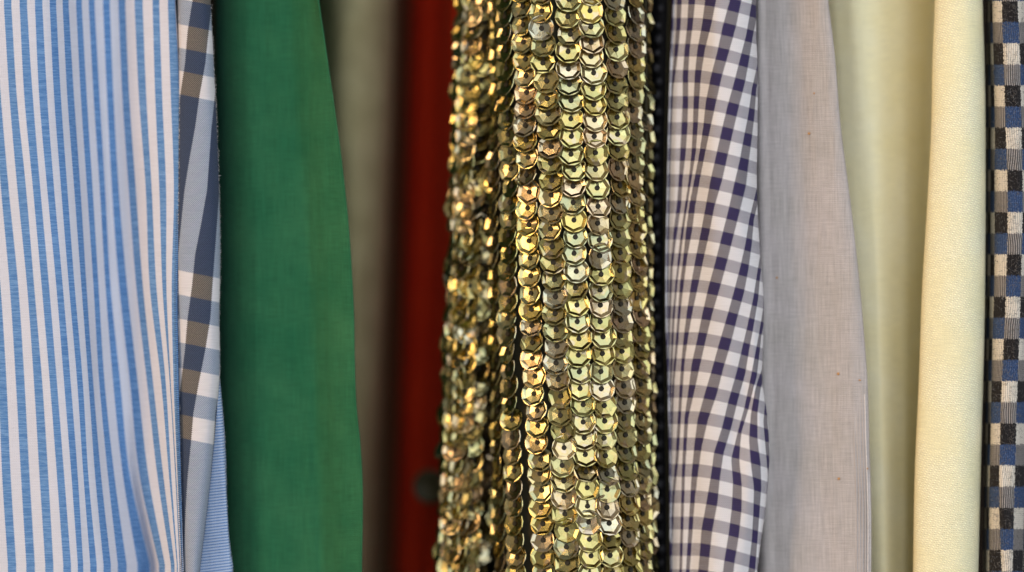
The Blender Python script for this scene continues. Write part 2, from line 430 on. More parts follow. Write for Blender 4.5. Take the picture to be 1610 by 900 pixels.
def uf_stripe(y):
    r = int(np.argmin(abs(YS-y))); xs = np.array([trk[i][r] for i in range(len(KU))])
    return KU, np.maximum.accumulate(xs+np.arange(len(KU))*1e-4), 27.5
def scol(u, dep):
    i = int(round((u+9)*2)); return ([(y, TX[j, i]) for j, y in enumerate(yk)], dep)
cols = [(-330, 180), (-320, 60), (-280, 20)] 
cols += [scol(-9+k, 6-k*0.7) for k in (1, 3, 5, 7)]
cols += [scol(0, 0.4), scol(1, 0.2), scol(2, 0.8), scol(3, 2.2), scol(4, [(0, 5), (450, 4.5), (900, 3.5)]), scol(5, [(0, 9), (450, 8.5), (900, 7)]),
         scol(6, [(0, 12.2), (450, 11.5), (700, 11.5), (820, 12), (900, 12.5)]), scol(6.5, [(0, 13.8), (450, 13), (700, 13), (780, 14), (900, 16)]), scol(7, [(0, 14.8), (450, 13.8), (750, 11.5), (900, 9)]),
         scol(8, [(0, 15), (450, 12), (750, 8), (900, 5)]), scol(9, [(0, 12.5), (450, 8.0), (900, 3.5)]), scol(10, [(0, 10), (450, 5.5), (900, 3.2)]),
         scol(11, [(0, 8.3), (450, 4), (900, 3)]),
         ([(0, 275.5), (60, 279), (150, 283), (300, 283), (450, 279.5), (600, 281), (750, 284.5), (900, 288.5)], [(0, 8), (300, 5), (500, 3.6), (900, 3)]),
         ([(0, 270), (150, 277), (300, 277), (450, 275), (900, 283)], [(0, 12), (900, 7)]),
         ([(0, 255), (900, 262)], 30), (245, 90), (240, 180)]
shirt = cloth('striped_shirt', cols, M['stripe'], front=(3, 20), ufun=uf_stripe, wrinkle=0.30, wseed=3, wscale=(45, 170))
tag(shirt, 'blue and white vertically striped cotton shirt, leftmost of the hanging garments', 'shirt')
edge_x = track([(0, 275.5), (60, 279), (150, 283), (300, 283), (450, 279.5), (600, 281), (750, 284.5), (900, 288.5)])
edge_d = track([(0, 8), (300, 5), (500, 3.6), (900, 3)])
def sh_edge(y): return float(np.interp(y, YS, edge_x)), float(np.interp(y, YS, edge_d))
def edge_line(fn, ys, dx, dd, wob=0.0):
    out = []
    for y in ys:
        x, d = fn(y); out.append(P(x+dx+wob*math.sin(y*0.31)+wob*math.sin(y*0.117+2), y, d+dd))
    return out
tube('seam', edge_line(sh_edge, range(300, 1100, 6), -1.2, 0.15, 0.35), 1.5*S, M['navy_thread'], shirt)
# overlock stitches lying across the seam
st = []
for y in np.arange(330, 1000, 3.1):
    x, d = sh_edge(y); st.append([P(x-5.5, y, d-0.12), P(x-3, y+0.8, d-0.35), P(x+0.4, y+1.6, d-0.1)])
joined_tubes('stitching', st, 0.55*S, M['navy_thread'], shirt, n=4, taper=False)['kind'] = 'stuff'
fuzz(shirt, lambda y: (sh_edge(y)[0], sh_edge(y)[1]), M['navy_thread'], 260, y0=200, length=(3, 7))

# ------------------------------------------------------------------ 2. plaid shirt
PL = {  # warp boundaries: number -> (y, x) down the sleeve
 0: [(-60, 312), (0, 302), (50, 294), (100, 290), (140, 284), (220, 274)],
 1: [(0, 334), (60, 327), (100, 323), (150, 314), (200, 307), (250, 298), (300, 290), (400, 280), (500, 268)],
 2: [(60, 350), (160, 336), (200, 332), (300, 325), (350, 316), (400, 306), (450, 301), (500, 294), (550, 290), (600, 284), (700, 272)],
 3: [(200, 356), (300, 345), (450, 334), (500, 331), (550, 323), (600, 313), (650, 304), (700, 300), (750, 295), (800, 292), (850, 290), (900, 288)],
 4: [(500, 360), (600, 346), (650, 338), (700, 335), (750, 331), (800, 325), (850, 319), (900, 313)]}
PT = {k: (np.array([p[0] for p in v]), np.array([p[1] for p in v])) for k, v in PL.items()}
def uf_plaid(y):
    us, xs = [], []
    yy = min(max(y, -60), 900)
    for k, (a, b) in PT.items():
        if a[0] <= yy <= a[-1]: us.append(k); xs.append(float(np.interp(yy, a, b)))
    us = [us[0]-1, *us, us[-1]+1, us[-1]+2]; xs = [xs[0]-33, *xs, xs[-1]+33, xs[-1]+66]
    return np.array(us, float)+0.0, np.array(xs), 33.0
pr = [(0, 331), (40, 333), (100, 336), (200, 341), (300, 344.5), (400, 346), (500, 344.5), (600, 344.5), (640, 341), (700, 336), (800, 326), (900, 314)]
pl = [(0, 282), (100, 283), (200, 282), (300, 281), (420, 279), (500, 280), (600, 282), (750, 285), (900, 289)]
def lerp_tr(a, b, f):
    A, B = track(a), track(b); return list(zip(YS.tolist(), (A*(1-f)+B*f).tolist()))
pcols = [(278, 180), (274, 60), ([(0, 275), (300, 272), (900, 284)], 18), (lerp_tr(pl, pr, -0.03), 7.5), (pl, 4.5), (lerp_tr(pl, pr, 0.12), 3.2), (lerp_tr(pl, pr, 0.35), 2.3), (lerp_tr(pl, pr, 0.6), 2.0),
         (lerp_tr(pl, pr, 0.82), 2.6), (lerp_tr(pl, pr, 0.96), 4.2), (pr, 6), (lerp_tr(pl, pr, 0.95), 9), ([(0, 318), (900, 305)], 22), (300, 70), (292, 180)]
plaid = cloth('plaid_shirt', pcols, M['plaid'], front=(3, 10), ufun=lambda y: uf_plaid(y), vfun=lambda X, Y: Y-(X-300)*0.20-2, wrinkle=0.12, wseed=8, sub=9)
tag(plaid, 'brown, navy and white plaid flannel shirt edge beside the green garment', 'shirt')
prt, plt_ = track(pr), track(pl)
fuzz(plaid, lambda y: (float(np.interp(y, YS, prt)), 5.2), M['white_thread'], 420, y1=640, length=(2, 6), r=0.22)
fuzz(plaid, lambda y: (float(np.interp(y, YS, plt_)), 4.2), M['white_thread'], 420, side=-1, length=(2, 6), r=0.22)

# ------------------------------------------------------------------ 3. fine striped blue shirt behind the plaid one
fr = [(0, 318), (400, 328), (560, 342), (600, 345), (650, 350), (700, 353), (780, 355), (840, 358), (900, 366)]
fcols = [(300, 170), (302, 60), (306, 25), ([(0, 305), (900, 300)], 10.5), ([(0, 318), (900, 325)], 8.5), ([(0, 308), (400, 318), (560, 332), (700, 343), (900, 350)], 7.6),
         ([(0, 314), (400, 324), (560, 338), (700, 350.5), (900, 362)], 8.0), (fr, 9.5), ([(0, 314), (400, 324), (560, 338), (700, 349), (900, 360)], 13), (325, 40), (318, 170)]
fine = cloth('ribbed_blue_shirt', fcols, M['fine'], wrinkle=0.25, wseed=11, wscale=(18, 60), sub=8)
tag(fine, 'blue shirt with fine horizontal ribs peeking out below the plaid shirt', 'shirt')
frt = track(fr); fuzz(fine, lambda y: (float(np.interp(y, YS, frt)), 9.0), M['white_thread'], 130, y0=600, length=(2, 6), r=0.2)

# ------------------------------------------------------------------ 4. green garment
gr = [(0, 501), (60, 510), (130, 520), (200, 530), (280, 540), (350, 547), (420, 552), (500, 556), (560, 557), (640, 560), (700, 566), (740, 568.5), (900, 568.5)]
gm = [(0, 462), (150, 466), (300, 480), (500, 492), (700, 500), (900, 508)]
gs = lambda dx: [(y, x+dx) for y, x in gm]
gcols = [(330, 190), (332, 90), (336, 42), ([(0, 345), (900, 352)], 25), ([(0, 360), (900, 376)], 17.5), ([(0, 388), (900, 406)], 13.6), ([(0, 418), (900, 440)], 13.7),
         (gs(-20), 14.4), (gs(-2), 14.6), (gs(14), 12.9), (gs(31), 10.6), (lerp_tr(gm, gr, 0.95), 7.4), (gr, 7.9),
         (lerp_tr(gm, gr, 0.93), 12.5), ([(0, 470), (900, 520)], 30), (455, 90), (450, 190)]
green = cloth('green_shirt', gcols, M['green'], wrinkle=0.5, wseed=5, wscale=(20, 480), sub=9)
tag(green, 'plain emerald green cotton garment with one soft vertical fold', 'shirt')
grt = track(gr); fuzz(green, lambda y: (float(np.interp(y, YS, grt)), 9.0), M['green'], 110, length=(2, 5), r=0.13)

# ------------------------------------------------------------------ 5. grey olive garment, far back
ocols = [(470, 220), (472, 150), ([(0, 485), (900, 500)], 95), ([(0, 520), (900, 530)], [(0, 62), (500, 74), (900, 90)]), ([(0, 556), (900, 552)], [(0, 55), (500, 68), (900, 86)]),
         ([(0, 590), (900, 572)], [(0, 57), (500, 72), (900, 90)]), ([(0, 612), (400, 603), (900, 585)], [(0, 64), (500, 80), (900, 98)]),
         ([(0, 622), (200, 617), (400, 610), (600, 602), (900, 592)], [(0, 76), (900, 108)]), ([(0, 618), (900, 586)], 125), (570, 220)]
olive = cloth('grey_olive_shirt', ocols, M['olive'], wrinkle=1.2, wseed=14, wscale=(30, 70), sub=8)
tag(olive, 'greyish olive linen garment hanging blurred behind the green one', 'shirt')

# ------------------------------------------------------------------ 6. red garment
rcols = [(650, 260), (646, 180), ([(0, 640), (900, 618)], 140), ([(0, 642), (900, 620)], 112), ([(0, 655), (900, 632)], 92), ([(0, 674), (900, 655)], 83), ([(0, 690), (900, 674)], [(0, 76), (900, 72)]),
         ([(0, 701), (900, 692)], [(0, 52), (450, 56), (900, 66)]), ([(0, 716), (900, 714)], [(0, 40), (450, 44), (900, 60)]), ([(0, 740), (900, 735)], 50), (748, 90), (745, 260)]
red = cloth('red_coat', rcols, M['red'], wrinkle=0.5, wseed=19, wscale=(30, 200), sub=8)
tag(red, 'dark red garment hanging between the grey olive one and the sequin dress', 'coat')
def disc_button(name, px, py, d, r, mat, parent, nrm=(-0.3, -1, 0), th=2.0):
    n = 28; V, F = [], []
    prof = [(0.0, 0.55), (0.62, 0.55), (0.74, 1.0), (0.9, 1.0), (1.0, 0.5), (0.95, -0.6), (0, -0.6)]
    for (rr, z) in prof:
        for k in range(n):
            a = 2*math.pi*k/n; V.append((rr*r*S*math.cos(a), rr*r*S*math.sin(a), z*th*0.001))
    for j in range(len(prof)-1):
        for k in range(n): F.append((j*n+k, j*n+(k+1) % n, (j+1)*n+(k+1) % n, (j+1)*n+k))
    me = bpy.data.meshes.new(name); me.from_pydata(V, [], F); me.update(); me.polygons.foreach_set('use_smooth', [True]*len(F))
    o = link_mesh(name, me, mat, parent); o.location = [float(c) for c in P(px, py, d)]
    o.rotation_euler = Vector(nrm).to_track_quat('Z', 'Y').to_euler(); return o
disc_button('button', 677, 765, 58, 30, M['button'], red)

# ------------------------------------------------------------------ 7. sequin dress
dress = bpy.data.objects.new('sequin_dress', None); COL.objects.link(dress); dress.location = (float(P(900, 450, 20)[0]), 0.02, 0)
dress.empty_display_size = 0.02
tag(dress, 'gold sequinned dress with rows of faceted overlapping sequins, in the middle', 'dress')
INV = Matrix.Translation(-dress.location)
CXm = track([(0, 900), (450, 903), (900, 909)]); Rm = 124.0
CXl = track([(0, 758), (450, 744), (900, 730)]); Rl = 54.0
def surf_main(x, yi):
    s = max(-0.985, min(0.985, (x-CXm[yi])/Rm)); th = math.asin(s)
    d = Rm*(1-math.cos(th))*S*1000*0.80+1.2
    return d, th
def surf_left(x, yi):
    s = max(-0.985, min(0.985, (x-CXl[yi])/Rl)); th = math.asin(s)
    return 18+Rl*(1-math.cos(th))*S*1000*1.5+max(0, x-CXl[yi])*0.16, th
# the netting the sequins are sewn on
off = 4.5
nc = [(760, 200), (765, 70), (778, 38)]
for a in np.linspace(-78, 78, 13):
    th = math.radians(a); x = [(float(YS[i]), float(CXm[i]+Rm*0.97*math.sin(th))) for i in range(0, len(YS), 12)]
    nc.append((x, Rm*(1-math.cos(th))*S*1000*0.8+1.2+1.6))
nc += [(1012, 60), (1000, 200)]
nl = [(728, 200), (725, 90)]
for a in np.linspace(-78, 78, 9):
    th = math.radians(a); x = [(float(YS[i]), float(CXl[i]+4+Rl*0.72*math.sin(th))) for i in range(0, len(YS), 12)]
    nl.append((x, 18+Rl*(1-math.cos(th))*S*1000*1.5+2.2+max(0, Rl*math.sin(th))*0.16))
nl += [(782, 60), (790, 200)]
for cc, s_ in ((nc, 23), (nl, 29)):
    o = cloth('netting', cc, M['back_cloth'], wrinkle=0.2, wseed=s_, sub=5)
    o.parent = dress; o.matrix_parent_inverse = INV

def sequin_geo(seed, r=21.2*S):
    """a faceted cup: flat seven- or eight-sided floor with a sewing hole, slanting facets, round rim"""
    q = random.Random(seed); nf = q.choice([7, 7, 8, 6]); V, F = [], []
    z0 = -0.15*r
    for k in range(nf): a = 2*math.pi*(k+0.5)/nf; V.append((0.18*r*math.cos(a), 0.18*r*math.sin(a), z0-0.04*r))
    for k in range(nf):
        a = 2*math.pi*(k+0.5)/nf; V.append((0.70*r*math.cos(a), 0.70*r*math.sin(a), z0+q.uniform(-0.015, 0.015)*r))
    m = 2*nf
    for k in range(m):
        a = 2*math.pi*(k/2+0.5)/nf; V.append((r*0.965*math.cos(a), r*0.965*math.sin(a), 0.03*r*math.cos(2*a+seed)))
    for k in range(m):
        a = 2*math.pi*(k/2+0.5)/nf; V.append((r*math.cos(a), r*math.sin(a), 0.0-0.045*r+0.03*r*math.cos(2*a+seed)))
    for k in range(m):
        a = 2*math.pi*(k/2+0.5)/nf; V.append((r*0.66*math.cos(a), r*0.66*math.sin(a), z0-0.10*r))
    for k in range(nf):
        k2 = (k+1) % nf
        F.append((k, nf+k, nf+k2, k2))
        F.append((nf+k, 2*nf+2*k, 2*nf+(2*k+1) % m, 2*nf+(2*k+2) % m, nf+k2))
    for k in range(m):
        k2 = (k+1) % m
        F.append((2*nf+k, 2*nf+m+k, 2*nf+m+k2, 2*nf+k2)); F.append((2*nf+m+k, 2*nf+2*m+k, 2*nf+2*m+k2, 2*nf+m+k2))
    return V, F
geos = [sequin_geo(s) for s in range(10)]
seq_mat = mat_sequin('gold_sequin_foil'); seq_mat2 = mat_sequin('gold_sequin_foil_far', attr=True)
seq_me = []
for V, F in geos:
    me = bpy.data.meshes.new('sequin'); me.from_pydata(V, [], F); me.update(); me.materials.append(seq_mat); seq_me.append(me)

main_tracks = [
 [(0, 778), (100, 779), (300, 775), (560, 778), (790, 783), (900, 785)],
 [(0, 792), (100, 794), (300, 800), (450, 797), (560, 797), (790, 807), (900, 809)],
 [(0, 818), (100, 824), (200, 826), (340, 829), (450, 833), (560, 836), (790, 850), (900, 853)],
 [(0, 850), (100, 856), (180, 862), (250, 866), (340, 866), (450, 871), (560, 875), (790, 888), (900, 892)],
 [(0, 892), (100, 894), (200, 899), (340, 902), (450, 906), (560, 911), (790, 925), (900, 930)],
 [(0, 929), (100, 931), (200, 936), (340, 941), (450, 945), (560, 948), (790, 958), (900, 962)],
 [(0, 966), (100, 970), (200, 972), (340, 975), (450, 977), (560, 980), (790, 990), (900, 994)],
 [(0, 999), (100, 1001), (200, 1000), (340, 1002), (450, 1006), (560, 1008), (790, 1013), (900, 1015)],
 [(0, 1017), (340, 1017), (500, 1018), (790, 1023), (900, 1026)]]
left_tracks = [
 [(0, 724), (300, 714), (600, 701), (900, 692)],
 [(0, 742), (300, 729), (600, 714), (900, 704)],
 [(0, 762), (300, 746), (600, 729), (900, 718)],
 [(0, 782), (300, 766), (600, 748), (900, 735)],
 [(0, 798), (300, 786), (600, 770), (900, 755)]]
places = []   # (matrix, weight, tone)
threads = []; hole_plugs = []
def sew(tr, surf, ci, pitch, jit, is_main):
    T = track(tr); y = -420+random.uniform(0, pitch)
    while y < 1330:
        yi = int(np.argmin(abs(YS-y))); x = float(np.interp(y, YS, T))+random.gauss(0, jit)
        d, th = surf(x, yi); th = th*0.80 if is_main else th*0.7-(0.55, 0.3, 0.3, 0.25, 0.0)[ci]
        if ci % 2: d -= 0.28
        x2 = float(np.interp(y+12, YS, T)); lean = math.atan2(x2-float(np.interp(y, YS, T)), 12)
        big = random.random() < 0.07
        tx = math.radians(13+random.gauss(0, 3.6 if is_main else 8)+(random.choice((-1, 1))*random.uniform(8, 16) if big else 0))
        ty = math.radians(random.gauss(0, 4.5 if is_main else 9)+(random.uniform(-14, 14) if big else 0))
        pos = Vector([float(c) for c in P(x, y, d)])
        # frame: z outward, y up
        R1 = Matrix.Rotation(th, 4, 'Z')                      # turn round the fold
        base = Matrix(((1, 0, 0, 0), (0, 0, -1, 0), (0, 1, 0, 0), (0, 0, 0, 1)))  # local z -> world -y, local y -> world z
        Mx = Matrix.Translation(pos) @ R1 @ base @ Matrix.Rotation(lean, 4, 'Z') @ Matrix.Rotation(-tx, 4, 'X') @ Matrix.Rotation(ty, 4, 'Y')
        spin = Matrix.Rotation(random.uniform(0, 6.28), 4, 'Z'); sc = random.gauss(1, 0.025)*(1.0 if is_main else 0.98)
        inframe = -25 < y < 925
        w = (math.cos(th)+0.15)*(1 if is_main else 0.6)*(1 if inframe else 0.01)
        places.append((Mx @ spin @ Matrix.Scale(sc, 4), w, random.random()))
        if -30 < y < 930:
            rr = 20.2*S
            q = [random.uniform(-.06, .06)*rr for _ in range(3)]
            threads.append([Mx @ Vector((q[0]-0.03*rr, 0.0, -0.20*rr)), Mx @ Vector((q[1]-0.04*rr, 0.17*rr, -0.07*rr)), Mx @ Vector((q[2]-0.03*rr, 0.62*rr, -0.04*rr))])
            threads.append([Mx @ Vector((q[0]+0.05*rr, 0.0, -0.20*rr)), Mx @ Vector((q[1]+0.06*rr, 0.17*rr, -0.07*rr)), Mx @ Vector((q[2]+0.05*rr, 0.62*rr, -0.04*rr))])
            hole_plugs.append([Mx @ Vector((0, 0, -0.3*rr)), Mx @ Vector((0, 0, -0.105*rr))])
        y += pitch*random.gauss(1, 0.05)
for ci, tr in enumerate(main_tracks): sew(tr, surf_main, ci, 26.3, 1.3, True)
for ci, tr in enumerate(left_tracks): sew(tr, surf_left, ci, 23.5, 1.6, False)
order = sorted(range(len(places)), key=lambda i: -places[i][1])
near, rest = order[:300], order[300:]
for i in near:
    o = bpy.data.objects.new('sequin', seq_me[i % len(seq_me)]); COL.objects.link(o); o.parent = dress; o.matrix_parent_inverse = INV
    o.matrix_basis = places[i][0]
V, F, T = [], [], []
for i in rest:
    gv, gf = geos[i % len(geos)]; o0 = len(V); mx = places[i][0]
    V += [mx @ Vector(v) for v in gv]; F += [tuple(k+o0 for k in f) for f in gf]; T += [places[i][2]]*len(gf)
me = bpy.data.meshes.new('sequin_rows'); me.from_pydata(V, [], F); me.update()
at = me.attributes.new('tone', 'FLOAT', 'FACE'); at.data.foreach_set('value', T)
o = link_mesh('sequin_rows', me, seq_mat2, dress); o.matrix_parent_inverse = INV; o['kind'] = 'stuff'
V, F = [], []
for a, b in hole_plugs:  # dark plugs added to stand for the shade inside the sewing holes
    ax = (b-a).normalized(); u_ = ax.orthogonal().normalized(); v_ = ax.cross(u_); o0 = len(V)
    V += [b+(u_*math.cos(k*math.pi/4)+v_*math.sin(k*math.pi/4))*4.0*S for k in range(8)]+[a+(u_*math.cos(k*math.pi/4)+v_*math.sin(k*math.pi/4))*2*S for k in range(8)]
    F += [tuple(range(o0, o0+8))]+[(o0+k, o0+(k+1) % 8, o0+8+(k+1) % 8, o0+8+k) for k in range(8)]
me = bpy.data.meshes.new('hole_shade_plug'); me.from_pydata(V, [], F); me.update()
o = link_mesh('hole_shade_plug', me, M['dark_thread_and_hole'], dress); o.matrix_parent_inverse = INV; o['kind'] = 'stuff'
o = joined_tubes('thread', threads, 0.6*S, M['dark_thread_and_hole'], dress, n=5, taper=False); o.matrix_parent_inverse = INV; o['kind'] = 'stuff'

# ------------------------------------------------------------------ 8. black beaded garment
bl = [(0, 1046), (300, 1038), (600, 1042), (900, 1046)]
bcols = [(1010, 200), (1012, 70), ([(0, 1024), (900, 1028)], 30), ([(0, 1028), (900, 1033)], 25), ([(0, 1035), (300, 1031), (900, 1038)], 22.5), (bl, 22), ([(0, 1053), (300, 1047), (900, 1052)], 24),
         ([(0, 1052), (900, 1052)], 32), (1035, 60), (1030, 200)]
black = cloth('black_jacket', bcols, M['black'], wrinkle=0.4, wseed=31, wscale=(20, 60), sub=7)
tag(black, 'narrow black beaded garment between the sequin dress and the gingham shirt', 'jacket')
def ico(name):
    import bmesh
    bm = bmesh.new(); bmesh.ops.create_icosphere(bm, subdivisions=2, radius=1.0); me = bpy.data.meshes.new(name); bm.to_mesh(me); bm.free()
    me.polygons.foreach_set('use_smooth', [True]*len(me.polygons)); me.materials.append(M['bead']); return me
bm_ = ico('bead'); y = -200
while y < 1100:
    x = float(np.interp(y, YS, track([(0, 1037), (300, 1034), (600, 1036), (900, 1039)])))
    o = bpy.data.objects.new('bead', bm_); COL.objects.link(o); o.parent = black
    o.location = [float(c) for c in P(x+random.uniform(-3, 3), y, 21.5)]; s_ = random.uniform(5.0, 7.5)*S; o.scale = (s_, s_*0.8, s_*1.15)
    y += random.choice([21, 22, 24, 27])
bt = track([(0, 1053), (300, 1047), (900, 1052)])
tube('piping', [P(float(np.interp(y, YS, bt))-1, y, 22.3) for y in range(-400, 1300, 20)], 1.4*S, mat_solid('dull_olive_piping', (0.13, 0.115, 0.06), 0.8, 0.3, grain=0.4), black)

# ------------------------------------------------------------------ 9. gingham shirt
GT = {
 1: [(0,1064,1072),(40,1063,1070),(82,1060,1066)],
 2: [(0,1082,1093),(40,1080,1089),(80,1076,1084),(118,1073,1082),(160,1073,1082),(200,1071,1081),(242,1069,1078),(283,1067,1073),(322,1064,1071),(363,1059,1065)],
 3: [(0,1108,1126),(40,1103,1118),(78,1096,1108),(118,1092,1102),(160,1090,1099),(200,1089,1097),(240,1087,1094),(283,1083,1087),(323,1077,1081),(363,1071,1075),(405,1066,1070),(445,1062,1065)],
 4: [(0,1147,1166),(43,1135,1157),(82,1127,1146),(120,1117,1135),(160,1109,1126),(200,1105,1117),(242,1099,1108),(283,1091,1100),(323,1083,1093),(363,1078,1088),(405,1074,1080),(445,1069,1075),(487,1066,1070),(540,1062,1066)],
 5: [(0,1182,1196),(55,1173,1184),(93,1163,1178),(128,1154,1172),(167,1143,1162),(205,1134,1153),(245,1125,1144),(285,1116,1135),(325,1109,1123),(367,1101,1115),(407,1093,1106),(447,1086,1098),(488,1080,1089),(528,1075,1082),(570,1071,1076),(630,1067,1072),(720,1062,1067)],
 6: [(60,1200,1210),(140,1182,1189),(182,1176,1186),(217,1169,1182),(255,1162,1177),(292,1153,1173),(333,1144,1163),(372,1134,1153),(412,1124,1143),(452,1113,1132),(492,1104,1120),(532,1096,1110),(572,1087,1101),(613,1082,1092),(657,1076,1082),(740,1072,1077),(900,1068,1072)],
 7: [(270,1196,1204),(345,1178,1185),(383,1172,1182),(422,1163,1177),(460,1153,1170),(500,1142,1159),(540,1130,1149),(580,1119,1137),(620,1107,1127),(660,1096,1113),(702,1091,1103),(745,1087,1097),(785,1085,1092),(900,1078,1084)],
 8: [(370,1200,1206),(433,1190,1195),(470,1184,1192),(512,1175,1185),(550,1166,1178),(588,1157,1172),(630,1145,1160),(672,1135,1150),(712,1122,1138),(750,1117,1132),(790,1110,1128),(833,1102,1120),(877,1099,1115),(900,1097,1113)],
 9: [(470,1202,1210),(527,1193,1197),(593,1180,1190),(643,1170,1177),(680,1160,1165),(722,1149,1162),(760,1152,1166),(800,1150,1166),(840,1145,1162),(883,1138,1155),(900,1136,1153)],
 10: [(560,1205,1212),(610,1187,1196),(650,1180,1191),(690,1177,1191),(730,1180,1196),(767,1185,1197),(807,1184,1194),(847,1182,1191),(900,1176,1187)],
 11: [(600,1206,1214),(663,1200,1207),(700,1203,1210),(760,1208,1216),(900,1202,1210)]}
for k, v in GT.items():       # past the measured stretch the column squeezes round the edge
    y, a, b = v[-1]; n = 1
    for dy, dx in ((60, 5), (160, 9), (320, 12)):
        if y+dy < 1000: v.append((y+dy, a-dx, a-dx+3))
    y, a, b = v[0]
    if y > 0: v.insert(0, (y-120, a+14, b+12))
GA = {k: tuple(np.array([p[i] for p in v], float) for i in range(3)) for k, v in GT.items()}
def uf_ging(y):
    yy = min(max(y, 0), 900); us, xs = [], []
    for k, (a, b, c) in GA.items():
        if a[0] <= yy: us += [k, k+0.5]; xs += [float(np.interp(yy, a, b)), float(np.interp(yy, a, c))]
    pad = 13 if yy > 250 else 18
    xs = list(np.maximum.accumulate(np.array(xs)+np.arange(len(xs))*1e-3))
    return np.array([us[0]-2, *us, us[-1]+0.5, us[-1]+1.5]), np.array([xs[0]-pad, *xs, xs[-1]+8, xs[-1]+20]), 40.0
gR = [(0, 1189), (60, 1189), (100, 1191), (200, 1191), (300, 1190), (350, 1192), (400, 1195), (450, 1199), (500, 1200.5), (560, 1198.5), (600, 1198), (650, 1205), (700, 1209), (750, 1207), (800, 1203), (850, 1196), (900, 1190)]
gL = [(0, 1061), (100, 1057), (200, 1054), (300, 1052), (400, 1050), (500, 1050), (600, 1053), (700, 1055), (900, 1057)]
gc = [(1075, 190), (1070, 60), (1064, 25), (lerp_tr(gL, gR, -0.015), 13), (gL, 12), (lerp_tr(gL, gR, 0.06), 10.3), (lerp_tr(gL, gR, 0.13), [(0, 8.8), (250, 9.6), (500, 8.8), (900, 9)]), (lerp_tr(gL, gR, 0.22), [(0, 6.8), (250, 8.0), (450, 6.8), (900, 8)]),
      (lerp_tr(gL, gR, 0.35), [(0, 4.2), (300, 4.8), (600, 4.4), (900, 5.4)]), (lerp_tr(gL, gR, 0.5), [(0, 1.0), (400, 1.4), (700, 3.0), (900, 3)]), (lerp_tr(gL, gR, 0.65), [(0, 0.4), (400, 0.4), (600, 1.8), (690, 3.6), (760, 3.0), (900, 2.4)]), (lerp_tr(gL, gR, 0.8), [(0, 0.8), (400, 0.6), (580, 2.2), (640, 3.0), (730, 1.8), (900, 2.6)]),
      (lerp_tr(gL, gR, 0.92), [(0, 2.0), (400, 2.2), (640, 2.2), (900, 4.0)]), (lerp_tr(gL, gR, 0.985), 4.4), (gR, 6.3), (lerp_tr(gL, gR, 0.985), 10), ([(0, 1172), (900, 1172)], 22), (1150, 60), (1140, 190)]
def v_ging(X, Y):
    wv_ = np.clip((X-1095)/85, 0, 1.6)
    return (Y-19*wv_**1.4-284-0.010*np.maximum(Y-284, 0))/41.0
ging = cloth('gingham_shirt', gc, M['gingham'], front=(3, 14), ufun=uf_ging, vfun=v_ging, wrinkle=0.12, wseed=41, wscale=(30, 120), sub=8)
tag(ging, 'navy and white gingham checked shirt to the right of the sequin dress', 'shirt')
gRt = track(gR); gLt = track(gL)
fuzz(ging, lambda y: (float(np.interp(y, YS, gRt)), 5.6), M['white_thread'], 160, length=(2, 5), r=0.2)

# ------------------------------------------------------------------ 10. grey lilac garment
lr = [(0, 1302), (80, 1312), (200, 1322), (300, 1335), (370, 1343.5), (450, 1352), (520, 1358), (600, 1364), (700, 1367), (800, 1370), (900, 1370)]
ll = [(0, 1188), (900, 1196)]
lc = [(1168, 190), (1168, 60), (1178, 28), (ll, 13.6), (lerp_tr(ll, lr, 0.15), 11.6), (lerp_tr(ll, lr, 0.3), 10.4), (lerp_tr(ll, lr, 0.5), 9.2), (lerp_tr(ll, lr, 0.7), 7.4), (lerp_tr(ll, lr, 0.87), 6.0), (lerp_tr(ll, lr, 0.97), 5.8), (lr, 6.6),
      (lerp_tr(ll, lr, 0.98), 9.5), (lerp_tr(ll, lr, 0.85), 20), (1255, 60), (1250, 190)]
lilac = cloth('lilac_shirt', lc, M['lilac'], wrinkle=0.50, wseed=51, wscale=(28, 300), sub=9)
tag(lilac, 'plain pale grey lilac linen shirt between the gingham and yellow garments', 'shirt')
lrt = track(lr); llt = track(ll)
def lilac_surface(x, y):
    i = int(np.argmin(abs(YS-y))); f = (x-llt[i])/(lrt[i]-llt[i]); return float(np.interp(f, [0, .15, .3, .5, .7, .87, .97, 1], [13.6, 11.6, 10.4, 9.2, 7.4, 6.0, 5.8, 6.6]))
for (fx, fy, fr_) in ((1272, 210, 2.2), (1222, 437, 2.6), (1318, 588, 2.3), (1352, 598, 2.0), (1319, 753, 2.2), (1280, 147, 1.4), (1364, 737, 1.3)):
    me = bm_.copy(); me.name = 'lint_fleck'; me.materials.clear()
    o = link_mesh('lint_fleck', me, M['fleck'], lilac); o.location = [float(c) for c in P(fx, fy, lilac_surface(fx, fy)-0.25)]
    o.scale = (fr_*S, fr_*S*0.5, fr_*S*random.uniform(0.6, 1.4)); o.rotation_euler = (0, random.uniform(-1, 1), 0)
# raised hem cord near its right edge, lower down
for k, dx in enumerate((-23, -18.5, -14, -9.5, -5.5, -2.2)):
    pts = [P(float(np.interp(y, YS, lrt))+dx, y, lilac_surface(float(np.interp(y, YS, lrt))+dx, y)+0.30-0.55*min(1, (y-560)/500)) for y in range(560+15*k, 1500, 7)]
    tube('hem_cord', pts, 0.9*S, M['lilac'] if k < 4 else M['white_thread'], lilac, n=5)
fuzz(lilac, lambda y: (float(np.interp(y, YS, lrt)), 6.2), M['lilac'], 160, length=(2, 5), r=0.2)

